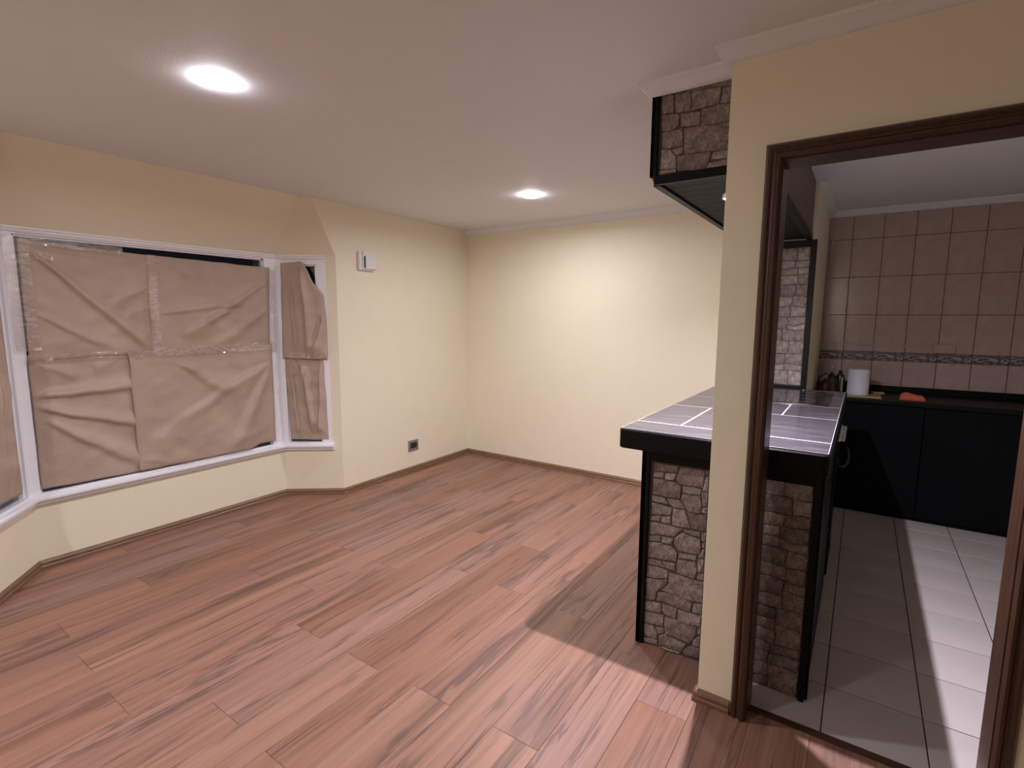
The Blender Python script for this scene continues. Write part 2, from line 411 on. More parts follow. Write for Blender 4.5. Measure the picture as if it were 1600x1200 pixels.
struct(strip(A3, A2, 0.392, 'l').build('trim_2', 'paint'), 'cream plaster strip left of the angled bay window')
def slab(pts, th, name, mat):
    P = [Vector(p) for p in pts]; nrm = (P[1] - P[0]).cross(P[2] - P[0]).normalized()
    if nrm.x > 0: nrm = -nrm
    n = len(P); V = P + [p + nrm * th for p in P]
    return mesh_obj(name, V, [tuple(range(n)), tuple(range(2 * n - 1, n - 1, -1))] + [(i, (i + 1) % n, (i + 1) % n + n, i + n) for i in range(n)], mat, origin=P[0])
zt = 1.985; XS = -3.625
struct(slab([(XB, 0.81, zt), (XB, 2.41, zt), (XS, 2.45, H), (XS, 0.77, H)], 0.08, 'wall_bay_slope', 'paint'))
struct(slab([(XB, 2.41, zt), (XL, 2.70, zt), (XL, 2.50, H), (XS, 2.45, H)], 0.05, 'wall_bay_slope_right', 'paint'))
struct(slab([(XB, 0.81, zt), (XL, 0.52, zt), (XL, 0.72, H), (XS, 0.77, H)], 0.05, 'wall_bay_slope_left', 'paint'))
# wedge pieces of the flat wall over the opening edges
def wedge(y0, y1, name):
    return mesh_obj(name, [(XL, y0, zt), (XL, y0, H), (XL, y1, H), (XL - 0.05, y0, zt), (XL - 0.05, y0, H), (XL - 0.05, y1, H)],
        [(0, 1, 2), (5, 4, 3), (0, 3, 4, 1), (1, 4, 5, 2), (2, 5, 3, 0)], 'paint', origin=(XL, y0, zt))
struct(wedge(2.70, 2.50, 'w'), None).name = 'wall_left_return'
struct(wedge(0.52, 0.72, 'w'), None).name = 'wall_left_near_return'
# ceiling
struct(MB().prism([(XL - 0.08, YF), (XR + T, YF), (XR + T, YP2), (XK + T, YP2), (XK + T, YK + T), (-0.75, YK + T), (-0.75, YB + T), (XL - 0.08, YB + T)], H, H + 0.1).build('ceiling', 'ceil'))

# ------------------------------------------------------------------ laminate floor, plank by plank
fl = struct(MB().prism([(XL, YF), (XR, YF), (XR, 2.035), (-0.44, 2.035), (-0.44, YB), (XL, YB), A0, A1, A2, A3], -0.06, -0.0085).build('floor', 'sub', origin=(0, 0, 0)))
def clip(poly, a, b):       # keep the part on the left of a->b
    out = []; n = len(poly)
    def sd(p): return (b[0] - a[0]) * (p[1] - a[1]) - (b[1] - a[1]) * (p[0] - a[0])
    for i in range(n):
        p, q = poly[i], poly[(i + 1) % n]; sp, sq = sd(p), sd(q)
        if sp >= 0: out.append(p)
        if (sp >= 0) != (sq >= 0):
            t = sp / (sp - sq); out.append((p[0] + (q[0] - p[0]) * t, p[1] + (q[1] - p[1]) * t))
    return out
def inset(poly, d):
    n = len(poly); c = []; area = sum(poly[i][0] * poly[(i + 1) % n][1] - poly[(i + 1) % n][0] * poly[i][1] for i in range(n))
    if area < 0: poly = poly[::-1]
    for i in range(n):
        p0, p1, p2 = Vector(poly[i - 1]), Vector(poly[i]), Vector(poly[(i + 1) % n])
        d1 = (p1 - p0); d2 = (p2 - p1)
        if d1.length < 1e-6 or d2.length < 1e-6: c.append(tuple(p1)); continue
        d1.normalize(); d2.normalize(); n1 = Vector((-d1.y, d1.x)); n2 = Vector((-d2.y, d2.x))
        s_ = n1 + n2
        if s_.length < 1e-3: c.append(tuple(p1 + n1 * d)); continue
        s_.normalize(); c.append(tuple(p1 + s_ * (d / max(0.35, s_.dot(n1)))))
    return c
def flat_piece(name, poly, ztop, th, gap, drop, mat, parent, emb=None):
    """a bevelled flat piece; emb maps (u, v, h) to world"""
    p0 = inset(poly, gap); p1 = inset(poly, gap + drop); n = len(p0)
    emb = emb or (lambda u, v, h: (u, v, ztop + h))
    V = [emb(u, v, -th) for u, v in p0] + [emb(u, v, -drop * 0.8) for u, v in p0] + [emb(u, v, 0) for u, v in p1]
    Fc = [tuple(range(n)), tuple(range(2 * n, 3 * n))]
    for r in (0, 1): Fc += [(i + r * n, (i + 1) % n + r * n, (i + 1) % n + (r + 1) * n, i + (r + 1) * n) for i in range(n)]
    cu = sum(p[0] for p in poly) / n; cv = sum(p[1] for p in poly) / n
    return mesh_obj(name, V, Fc, mat, parent, origin=emb(cu, cv, -th))
PW, PL = 0.195, 1.37
joints = {0: 1.82, 1: 2.065, 2: 1.39, 3: 2.2, 4: 1.376, 5: 2.22, 6: 1.355, 7: 0.86, 8: 1.349, 9: 0.65, 10: 1.594, 11: 0.66, 12: 1.52, 13: 0.687, 14: 1.10, 15: 0.3, 16: 1.86, 17: 1.2}
for k in range(-15, 18):
    x1 = -0.44 - PW * k; x0 = x1 - PW
    x0 = max(x0, XB); x1 = min(x1, XR)
    if x1 <= x0: continue
    j = joints.get(k, (k * 0.53) % PL)
    ymax = 2.035 if k < 0 else YB
    ymin = YF
    if k >= 16: ymin, ymax = 0.45, 2.8
    n0 = math.floor((ymin - j) / PL)
    y = j + n0 * PL
    while y < ymax:
        a, b = max(y, ymin), min(y + PL, ymax); y += PL
        if b - a < 0.01: continue
        poly = [(x0, a), (x1, a), (x1, b), (x0, b)]
        if k >= 16:
            poly = clip(poly, A0, A1); poly = clip(poly, A2, A3)
            if len(poly) < 3: continue
            if max(p[1] for p in poly) - min(p[1] for p in poly) < 0.02: continue
        flat_piece('plank', poly, 0.0, 0.008, 0.0005, 0.0009, 'plank', fl)
# kitchen floor
fk = struct(B('floor_kitchen', 'grout', (-0.44, XK, 2.035, YK, -0.06, -0.002)))
xs = [-0.44, -0.020] + [-0.020 + 0.3165 * i for i in range(1, 8)]
ys = [2.035, 2.344] + [2.344 + 0.3165 * i for i in range(1, 11)]
for i in range(len(xs) - 1):
    for j in range(len(ys) - 1):
        x0, x1, y0, y1 = xs[i], min(xs[i + 1], XK), ys[j], min(ys[j + 1], YK)
        if x1 - x0 < 0.02 or y1 - y0 < 0.02: continue
        flat_piece('floor_tile', [(x0, y0), (x1, y0), (x1, y1), (x0, y1)], 0.0, 0.006, 0.0022, 0.0015, 'tilefloor', fk)
struct(MB().prism([(-0.26, 2.012), (0.41, 2.012), (0.41, 2.045), (-0.26, 2.045)], 0.0, 0.004).build('trim_threshold', 'casing'), 'dark strip where laminate meets kitchen tile')

# baseboards ----------------------------------------------------------
bp = [(-0.75, YB), (XL, YB), A0, A1, A2, A3, (XL, YF), (XR, YF), (XR, YP), (0.475, YP)]
bm_ = miter_path(bp)
prof = [(0, 0), (0.018, 0), (0.018, 0.014), (0.013, 0.020), (0.016, 0.028), (0.016, 0.036), (0.010, 0.046), (0.004, 0.050), (0, 0.050)]
for i, nm in enumerate(['back', 'left', 'bay_right', 'bay', 'bay_left', 'left_near', 'front', 'right', 'partition_right']):
    struct(shade_auto(sweep_seg(bp, bm_, i, prof).build('baseboard_' + nm, 'base')))
pb = [(-0.318, YP), (-0.436, YP), (-0.436, YP2)]
# travel so that the room lies on the left hand
pb = pb[::-1][::-1]
mt = miter_path(pb)
if mt[0].y > 0: pb = pb[::-1]; mt = miter_path(pb)
for i in range(2):
    struct(shade_auto(sweep_seg(pb, mt, i, prof).build('baseboard_post_' + ('face', 'side')[i], 'base')))
# cornices
cprof = [(0, H), (0.05, H), (0.048, H - 0.012), (0.030, H - 0.022), (0.020, H - 0.040), (0.004, H - 0.048), (0, H - 0.048)]
def cornice(path, name, mat='ceil'):
    mt_ = miter_path(path)
    mb = MB()
    for i in range(len(path) - 1):
        s_ = sweep_seg(path, mt_, i, cprof); mb.add(s_.v, s_.f)
    return struct(shade_auto(mb.build(name, mat)))
cornice([(-0.75, YB), (XL + 0.0, YB)], 'trim_3')
cornice([(XR, YP), (-0.436, YP), (-0.436, 2.085), (-0.752, 2.085), (-0.752, YB)][::1] if False else [(-0.752, YB), (-0.752, 2.085), (-0.436, 2.085), (-0.436, YP), (XR, YP)][::-1], 'trim_4')
cornice([(XK, YP2), (XK, YK), (-0.31, YK), (-0.31, 4.1)], 'trim_5')

# ------------------------------------------------------------------ door opening
def casing(ysign, yface, name):
    path = [(-0.262, 0.0), (-0.262, 2.022), (0.412, 2.022), (0.412, 0.0)]
    pr = [(0, 0), (0, 0.020), (0.006, 0.026), (0.014, 0.026), (0.020, 0.018), (0.026, 0.016), (0.034, 0.021), (0.042, 0.021), (0.050, 0.010), (0.050, 0)]
    mt_ = miter_path(path); mb = MB()
    for i in range(3):
        V = []; n = len(pr)
        for k in (i, i + 1):
            for o_, d in pr: V.append((path[k][0] + mt_[k].x * o_, yface + ysign * d, path[k][1] + mt_[k].y * o_))
        mb.add(V, [(j, (j + 1) % n, (j + 1) % n + n, j + n) for j in range(n)] + [tuple(range(n)), tuple(range(2 * n - 1, n - 1, -1))])
    return shade_auto(mb.build(name, 'casing'), 30)
d1 = casing(-1, YP, 'door_1'); struct(d1, 'dark walnut casing around the kitchen doorway')
c2 = casing(1, YP2, 'door_casing'); c2.parent = d1; c2.location = c2.location - d1.location
jm = MB(); jm.box(-0.272, -0.258, YP - 0.004, YP2 + 0.004, 0, 2.032); jm.box(0.408, 0.422, YP - 0.004, YP2 + 0.004, 0, 2.032); jm.box(-0.258, 0.408, YP - 0.004, YP2 + 0.004, 2.018, 2.032)
jm.build('door_jamb', 'casing', d1)

# ------------------------------------------------------------------ windows in the bay
class Fr:          # frame in a vertical plane: s along, z up, n into the room
    def __init__(s, a, b, flip):
        s.a = Vector((a[0], a[1], 0)); d = Vector((b[0] - a[0], b[1] - a[1], 0)); s.L = d.length; s.u = d.normalized()
        s.n = Vector((s.u.y, -s.u.x, 0)); s.n = -s.n if s.n.x < 0 else s.n
    def __call__(s, q, z, h): return s.a + s.u * q + Vector((0, 0, z)) + s.n * h
    def box(s, q0, q1, z0, z1, h0, h1):
        V = [s(q, z, h) for q in (q0, q1) for h in (h0, h1) for z in (z0, z1)]
        return MB().add(V, [(0, 1, 3, 2), (4, 6, 7, 5), (0, 4, 5, 1), (2, 3, 7, 6), (0, 2, 6, 4), (1, 5, 7, 3)])
FM = Fr(A2, A1, 0)      # main: s = y - 0.81
FRt = Fr(A1, A0, 0)     # right angled: s from main corner
FLt = Fr(A2, A3, 0)     # left angled
def window(name, fr, s0, s1, z0, z1, wl, wr, wt, wb, label):
    """solid frame members with a rebate and a pane; returns the parent"""
    m = fr.box(s0, s0 + wl, z0, z1, -0.07, 0.004)
    o = struct(m.build(name, 'white'), label)
    fr.box(s1 - wr, s1, z0, z1, -0.07, 0.004).build('window_stile', 'white', o)
    fr.box(s0 + wl, s1 - wr, z1 - wt, z1, -0.07, 0.002).build('window_head', 'white', o)
    fr.box(s0 + wl, s1 - wr, z0, z0 + wb, -0.07, 0.002).build('window_rail', 'white', o)
    e = 0.012
    bead = MB()
    for q in ((s0 + wl, s0 + wl + e, z0 + wb, z1 - wt), (s1 - wr - e, s1 - wr, z0 + wb, z1 - wt), (s0 + wl, s1 - wr, z1 - wt - e, z1 - wt), (s0 + wl, s1 - wr, z0 + wb, z0 + wb + e)):
        b_ = fr.box(q[0], q[1], q[2], q[3], -0.05, -0.012); bead.add(b_.v, b_.f)
    bead.build('glazing_bead', 'white', o)
    fr.box(s0 + wl, s1 - wr, z0 + wb, z1 - wt, -0.040, -0.034).build('window_pane', 'pane', o)
    return o
window('window_1', FM, 0.0, 1.60, 0.425, 1.985, 0.042, 0.10, 0.032, 0.02, 'large white framed bay window covered with brown paper')
window('window_2', FRt, 0.0, 0.392, 0.425, 1.985, 0.040, 0.075, 0.065, 0.02, 'narrow angled white framed window right of the large one')
window('window_3', FLt, 0.0, 0.392, 0.425, 1.985, 0.040, 0.030, 0.035, 0.02, 'angled white framed window at the left picture edge')
# corner posts outside the joints
for nm, c in (('trim_6', A1), ('trim_7', A2)):
    struct(B(nm, 'white', (c[0] - 0.075, c[0] - 0.001, c[1] - 0.03, c[1] + 0.03, 0.425, 1.985)), 'white corner post of the bay window')
# sill and head moulding running round the bay
sp = [lerp2(A1, A0, 0.412 / LW), A1, A2, lerp2(A2, A3, 0.412 / LW)]
smt = miter_path(sp)
sill = MB()
pro = [(-0.01, 0.392), (0.022, 0.392), (0.026, 0.398), (0.026, 0.408), (0.040, 0.414), (0.046, 0.422), (0.046, 0.436), (0.040, 0.442), (0.012, 0.446), (0.012, 0.458), (-0.01, 0.458)]
for i in range(3):
    s_ = sweep_seg(sp, smt, i, pro); sill.add(s_.v, s_.f)
struct(shade_auto(sill.build('trim_8', 'white'), 30), 'white moulded sill running round the bay')
hd = MB(); pro = [(0.0, 1.962), (0.010, 1.962), (0.014, 1.970), (0.014, 1.978), (0.020, 1.984), (0.020, 1.992), (0.0, 1.992)]
for i in range(3):
    s_ = sweep_seg([A0 if False else lerp2(A1, A0, 0.392 / LW), A1, A2, lerp2(A2, A3, 0.392 / LW)], smt, i, pro); hd.add(s_.v, s_.f)
struct(shade_auto(hd.build('trim_9', 'white'), 30), 'thin white moulding above the bay windows')

# ------------------------------------------------------------------ kraft paper and tape
def sheet(name, fr, corners, folds, base, label, seed=0, nx=64, nz=64, puff=0.012, edge=0.004, group=None, edge_fn=None, mat='paper', th=0.0006):
    """corners TL, TR, BR, BL as (s, z); folds = (u0,v0,u1,v1,height,width)"""
    TL, TR, BR, BL = [Vector(c) for c in corners]
    V = []; Fc = []
    for j in range(nz + 1):
        v = j / nz
        for i in range(nx + 1):
            u = i / nx
            p = (TL * (1 - u) + TR * u) * (1 - v) + (BL * (1 - u) + BR * u) * v
            nz_ = noise.noise(Vector((p.x * 9 + seed, p.y * 9, seed * 1.7)))
            p = p + Vector((nz_, noise.noise(Vector((p.x * 9, p.y * 9 + seed, 5.3 + seed))))) * edge
            if edge_fn: p = edge_fn(u, v, p)
            em = min(1.0, 7 * min(u, 1 - u), 7 * min(v, 1 - v))
            h = base + puff * (0.5 + 0.5 * noise.noise(Vector((p.x * 3.1 + seed * 3, p.y * 3.1, seed)))) * math.sqrt(max(em, 0.0))
            h += 0.0045 * em * noise.noise(Vector((p.x * 9 + seed + p.y * 4, p.y * 14 - p.x * 5, 2.0))) + 0.004 * em * (1 - abs(noise.noise(Vector((p.x * 5 + seed, p.y * 6, 9.0)))) * 3)
            for (u0, v0, u1, v1, a, wd) in folds:
                d = Vector((u1 - u0, v1 - v0)); L_ = d.length; d.normalize()
                r = Vector((u - u0, v - v0)); t = r.dot(d) / L_; dist = (r.x * d.y - r.y * d.x)
                a = a * 1.0
                dist += 0.02 * noise.noise(Vector((t * 3, seed, a * 100)))
                wv = wd * (0.35 + 0.9 * max(0, min(1, t)))
                along = max(0.0, min(1.0, 6 * (t + 0.05), 6 * (1.05 - t)))
                x = dist / wv
                prof_ = math.exp(-x * x) if x > 0 else math.exp(-x * x * 6)
                h += 1.45 * a * along * prof_ * (0.3 + 0.7 * em)
            V.append(fr(p.x, p.y, max(h, 0.0015)))
    for j in range(nz):
        for i in range(nx):
            a = j * (nx + 1) + i; Fc.append((a, a + 1, a + nx + 2, a + nx + 1))
    o = mesh_obj(name, V, Fc, mat, origin=V[len(V) // 2], smooth=True)
    if th:
        md = o.modifiers.new('thickness', 'SOLIDIFY'); md.thickness = th; md.offset = 1
    return o
KG = 'kraft paper sheets taped over the bay windows'
y_ = lambda y: y - 0.81
def low_edge(u, v, p): return p + Vector((0, 0.03 * v * math.sin(u * 3.0)))
s1 = sheet('kraft_paper_sheet', FM, [(y_(0.872), 1.925), (y_(1.55), 1.895), (y_(1.53), 1.262), (y_(0.868), 1.235)],
    [(0.08, 0.10, 0.95, 0.98, 0.020, 0.07), (0.05, 0.6, 0.7, 1.0, 0.010, 0.06), (0.95, 0.3, 0.55, 0.55, 0.008, 0.05), (0.1, 0.04, 0.9, 0.10, 0.006, 0.05), (0.98, 0.5, 0.7, 0.62, 0.008, 0.04)], 0.010,
    '', 1, puff=0.014)
tag(s1, 'upper left brown kraft sheet with one long diagonal crease, large window', 'paper', KG)
s2 = sheet('kraft_paper_sheet', FM, [(y_(1.49), 1.900), (y_(2.345), 1.885), (y_(2.315), 1.255), (y_(1.49), 1.255)],
    [(0.98, 0.15, 0.25, 0.82, 0.016, 0.06), (0.05, 0.60, 0.75, 0.45, 0.013, 0.07), (0.98, 0.50, 0.45, 0.98, 0.014, 0.08), (0.1, 0.02, 0.3, 0.2, 0.010, 0.05), (0.62, 0.55, 0.40, 0.66, 0.012, 0.04)], 0.018,
    '', 2, puff=0.014)
tag(s2, 'upper right brown kraft sheet with crossing creases, large window', 'paper', KG)
s3 = sheet('kraft_paper_sheet', FM, [(y_(0.862), 1.262), (y_(1.40), 1.252), (y_(1.42), 0.462), (y_(0.858), 0.478)],
    [(0.02, 0.30, 1.0, 0.26, 0.020, 0.07), (0.0, 0.38, 0.98, 0.60, 0.018, 0.06), (0.05, 0.05, 0.4, 0.16, 0.008, 0.05), (0.1, 0.5, 0.95, 0.95, 0.016, 0.09), (0.8, 0.02, 0.55, 0.1, 0.01, 0.05)], 0.003,
    '', 3, puff=0.016)
tag(s3, 'lower left brown kraft sheet with horizontal creases, large window', 'paper', KG)
def br_edge(u, v, p):
    if v > 0.9 and u > 0.78: p = p + Vector((0, 0.028 * (v - 0.9) * 10 * min(1, (u - 0.78) * 12)))
    return p
s4 = sheet('kraft_paper_sheet', FM, [(y_(1.345), 1.272), (y_(2.325), 1.285), (y_(2.318), 0.462), (y_(1.35), 0.470)],
    [(0.30, 0.12, 0.62, 0.42, 0.016, 0.09), (0.97, 0.18, 0.60, 0.40, 0.020, 0.09), (0.97, 0.22, 0.62, 1.0, 0.022, 0.09), (0.58, 0.40, 0.08, 0.78, 0.014, 0.10), (0.0, 0.92, 0.35, 1.0, 0.008, 0.05)], 0.028,
    '', 4, puff=0.016, edge_fn=br_edge)
tag(s4, 'lower right brown kraft sheet overlapping its neighbour, large window', 'paper', KG)
def up_edge(u, v, p):
    if u > 0.5 and v < 0.35: p = p + Vector((-0.10 * (u - 0.5) * (1 - v / 0.35), 0)) + Vector((0, -0.16 * ((u - 0.5) * 2) ** 2 * (1 - v / 0.35)))
    return p + Vector((0.03 * u * math.sin(v * 2.6), 0))
s5 = sheet('kraft_paper_sheet', FRt, [(0.048, 1.925), (0.335, 1.955), (0.372, 1.150), (0.030, 1.165)],
    [(0.55, 0.08, 0.60, 0.98, 0.030, 0.16), (0.25, 0.2, 0.3, 0.95, 0.016, 0.1), (0.95, 0.55, 0.7, 0.98, 0.024, 0.10), (0.06, 0.0, 0.06, 1.0, 0.010, 0.06)], 0.022,
    '', 5, nx=40, nz=70, puff=0.02, edge_fn=up_edge)
tag(s5, 'upper brown kraft sheet with clipped corner on the narrow window', 'paper', KG)
s6 = sheet('kraft_paper_sheet', FRt, [(0.032, 1.185), (0.352, 1.195), (0.372, 0.470), (0.058, 0.480)],
    [(0.18, 0.05, 0.22, 0.98, 0.026, 0.08), (0.45, 0.1, 0.62, 0.9, 0.030, 0.16), (0.9, 0.1, 0.78, 0.95, 0.020, 0.08), (0.3, 0.02, 0.5, 0.25, 0.014, 0.07)], 0.003,
    '', 6, nx=40, nz=64, puff=0.018)
tag(s6, 'lower crumpled brown kraft sheet on the narrow window', 'paper', KG)
s7 = sheet('kraft_paper_sheet', FLt, [(0.095, 1.90), (0.36, 1.92), (0.36, 0.50), (0.090, 0.50)],
    [(0.3, 0.3, 0.28, 1.0, 0.018, 0.08), (0.6, 0.1, 0.55, 1.0, 0.02, 0.1)], 0.006, '', 7, nx=40, nz=70, puff=0.02)
tag(s7, 'brown kraft sheet on the angled window at the left picture edge', 'paper', KG)

def tape(fr, pts, wd, base, label, seed, amp=0.006):
    """strip of clear tape following pts in (s, z), wrinkled"""
    n = 150; V = []; Fc = []; m = 10
    for i in range(n + 1):
        t = i / n; k = min(int(t * (len(pts) - 1)), len(pts) - 2); f = t * (len(pts) - 1) - k
        p = Vector(pts[k]).lerp(Vector(pts[k + 1]), f); d = (Vector(pts[k + 1]) - Vector(pts[k])).normalized(); nn = Vector((-d.y, d.x))
        for j in range(m + 1):
            q = (j / m - 0.5) * wd
            x = p + nn * (q + 0.004 * noise.noise(Vector((t * 14, seed, j))))
            h = base + amp * noise.noise(Vector((x.x * 45 + seed, x.y * 45, seed))) + 0.35 * amp * noise.noise(Vector((x.x * 120 + seed, x.y * 120, seed))) + 0.004
            V.append(fr(x.x, x.y, max(h, 0.001)))
    for i in range(n):
        for j in range(m):
            a = i * (m + 1) + j; Fc.append((a, a + 1, a + m + 2, a + m + 1))
    o = mesh_obj('adhesive_tape', V, Fc, 'tape', origin=V[len(V) // 2], smooth=True)
    return tag(o, label, 'tape', 'clear tape strips holding the kraft paper')
tape(FM, [(0.045, 1.95), (0.050, 1.6), (0.055, 1.3)], 0.11, 0.030, 'wide clear shiny tape down the left frame of the large window', 11, 0.010)
tape(FM, [(0.13, 1.84), (0.20, 1.83)], 0.045, 0.040, 'short glinting piece of clear tape near the top left paper corner', 19, 0.009)
tape(FM, [(0.06, 1.925), (0.55, 1.905)], 0.05, 0.034, 'clear tape along the top edge of the upper left sheet', 12)
tape(FM, [(y_(1.52), 1.90), (y_(1.505), 1.6), (y_(1.51), 1.27)], 0.055, 0.044, 'vertical clear tape between the two upper kraft sheets', 13)
tape(FM, [(y_(0.85), 1.255), (y_(1.40), 1.262)], 0.04, 0.036, 'clear tape along the top of the lower left sheet', 14)
tape(FM, [(y_(1.37), 1.262), (y_(2.345), 1.268)], 0.06, 0.050, 'glinting clear tape along the top of the lower right sheet', 15, 0.009)
tape(FM, [(y_(2.345), 1.87), (y_(2.335), 1.5), (y_(2.335), 1.22)], 0.06, 0.026, 'vertical clear tape on the right frame of the large window', 16, 0.008)
tape(FRt, [(0.10, 1.19), (0.36, 1.185)], 0.05, 0.066, 'clear tape across the middle of the narrow window', 17)

# ------------------------------------------------------------------ wall fittings on the left wall
t = thing('wall_switch', 'white square switch box with raised plate high on the left wall', 'switch', (XL, 2.99, 1.90))
B('back_box', 'plastic', (XL, XL + 0.030, 2.915, 3.085, 1.895, 2.050), t, 0.006)
B('front_plate', 'plastic', (XL + 0.030, XL + 0.042, 2.945, 3.085, 1.903, 2.052), t, 0.005)
B('rocker', 'plastic', (XL + 0.042, XL + 0.056, 2.966, 3.080, 1.908, 2.020), t, 0.004)
B('side_gap', 'darkpl', (XL + 0.042, XL + 0.0435, 2.952, 2.964, 1.915, 2.010), t)
t = thing('wall_socket', 'dark socket in a silver plate low on the left wall', 'socket', (XL, 3.52, 0.21))
fr = MB(); fr.box(XL, XL + 0.010, 3.455, 3.585, 0.205, 0.310, bev=0.003)
fr.build('cover_plate', 'alu', t)
B('socket_insert', 'darkpl', (XL + 0.010, XL + 0.014, 3.482, 3.562, 0.232, 0.286), t, 0.002)
B('side_strip', 'chrome', (XL + 0.010, XL + 0.013, 3.463, 3.477, 0.225, 0.292), t, 0.001)

# ------------------------------------------------------------------ ceiling lights
def ceiling_light(x, y, label, k=1.0):
    t = thing('ceiling_light', label, 'light', (x, y, H), 'round ceiling lights')
    shade_auto(MB().lathe([(0.040, 0), (0.053, 0), (0.053, -0.003), (0.040, -0.003)], (x, y, H), 48, caps=False).build('rim', 'plastic', t))
    shade_auto(MB().lathe([(0.051, -0.0035), (0.053, -0.006), (0.053, -0.014), (0.048, -0.018), (0.025, -0.0195), (0.001, -0.020)], (x, y, H), 48).build('diffuser', 'led', t))
    lamp_light('lamp_light', (x, y, H - 0.0205), 0.046, CEIL_W * k, 172, LED_COL, t)
ceiling_light(-2.15, 1.11, 'lit round ceiling light nearest the camera')
ceiling_light(-2.12, 3.35, 'lit round ceiling light near the back corner', 0.82)
ceiling_light(-2.15, -1.05, 'added unseen round fill light on the ceiling behind the camera', 1.0)  # out-of-view fill lamp, added to brighten the wall around the doorway

# ------------------------------------------------------------------ stone cladding
def stone_piece(poly, emb, parent, seed):
    """poly in plane coords, emb(u, v, h) to world"""
    n = len(poly); area = sum(poly[i][0] * poly[(i + 1) % n][1] - poly[(i + 1) % n][0] * poly[i][1] for i in range(n))
    if area < 0: poly = poly[::-1]
    out = []
    for i in range(n):
        a, b = Vector(poly[i]), Vector(poly[(i + 1) % n]); L_ = (b - a).length
        k = 1 if L_ < 0.035 else (2 if L_ < 0.08 else 3)
        for j in range(k):
            p = a.lerp(b, j / k)
            w_ = 0.0035
            p = p + Vector((noise.noise(Vector((p.x * 40, p.y * 40, 1.0))), noise.noise(Vector((p.x * 40, p.y * 40, 7.0))))) * w_
            out.append((p.x, p.y))
    p0 = inset(out, 0.0002); p1 = inset(out, 0.0026); m = len(p0)
    rnd = random.Random(seed); hh = rnd.uniform(0.004, 0.0085); tx, ty = rnd.uniform(-0.04, 0.04), rnd.uniform(-0.04, 0.04)
    c = (sum(p[0] for p in out) / m, sum(p[1] for p in out) / m)
    V = [emb(u, v, 0) for u, v in p0]
    V += [emb(u, v, hh + (u - c[0]) * tx + (v - c[1]) * ty + rnd.uniform(-0.0015, 0.0015)) for u, v in p1]
    p2 = [(c[0] + (p[0] - c[0]) * 0.5, c[1] + (p[1] - c[1]) * 0.5) for p in p1]
    V += [emb(u, v, hh + 0.003 + (u - c[0]) * tx + (v - c[1]) * ty + rnd.uniform(-0.002, 0.002)) for u, v in p2[::2]]
    Fc = [(i, (i + 1) % m, (i + 1) % m + m, i + m) for i in range(m)]
    q = len(p2[::2])
    for i in range(q):
        a = 2 * m + i; b = 2 * m + (i + 1) % q
        i0 = m + 2 * i; i1 = m + (2 * i + 1) % m; i2 = m + (2 * i + 2) % m if 2 * i + 2 < m else m
        if i1 == m and m % 2: Fc.append((a, i0, m, b)); continue
        Fc.append((a, i0, i1)); Fc.append((a, i1, i2, b))
    Fc.append(tuple(range(2 * m, 2 * m + q)))
    o = mesh_obj('stone', V, Fc, 'stone', parent, origin=emb(c[0], c[1], 0))
    return shade_auto(o, 28)
def ashlar(u0, u1, v0, v1, seed):
    rnd = random.Random(seed); cells = []
    def split(a, b, c, d, depth):
        w_, h_ = b - a, d - c
        if (w_ < 0.13 and h_ < 0.085) or (w_ < 0.17 and h_ < 0.07) or (depth > 1 and w_ < 0.16 and h_ < 0.11 and rnd.random() < 0.45):
            cells.append((a, b, c, d)); return
        if w_ > h_ * 1.5: m = a + w_ * rnd.uniform(0.35, 0.65); split(a, m, c, d, depth + 1); split(m, b, c, d, depth + 1)
        else: m = c + h_ * rnd.uniform(0.34, 0.66); split(a, b, c, m, depth + 1); split(a, b, m, d, depth + 1)
    split(u0, u1, v0, v1, 0)
    def wp(u, v):
        e = min(1, (u - u0) * 20, (u1 - u) * 20) ; e2 = min(1, (v - v0) * 20, (v1 - v) * 20)
        return (u + e * 0.011 * noise.noise(Vector((u * 13, v * 13, seed))), v + e2 * 0.016 * noise.noise(Vector((u * 11, v * 11, seed + 9))))
    polys = []
    for a, b, c, d in cells:
        P = []
        for (p, q) in (((a, c), (b, c)), ((b, c), (b, d)), ((b, d), (a, d)), ((a, d), (a, c))):
            P.append(wp(*p))
            if math.dist(p, q) > 0.05: P.append(wp((p[0] + q[0]) / 2, (p[1] + q[1]) / 2))
        polys.append(P)
    return polys

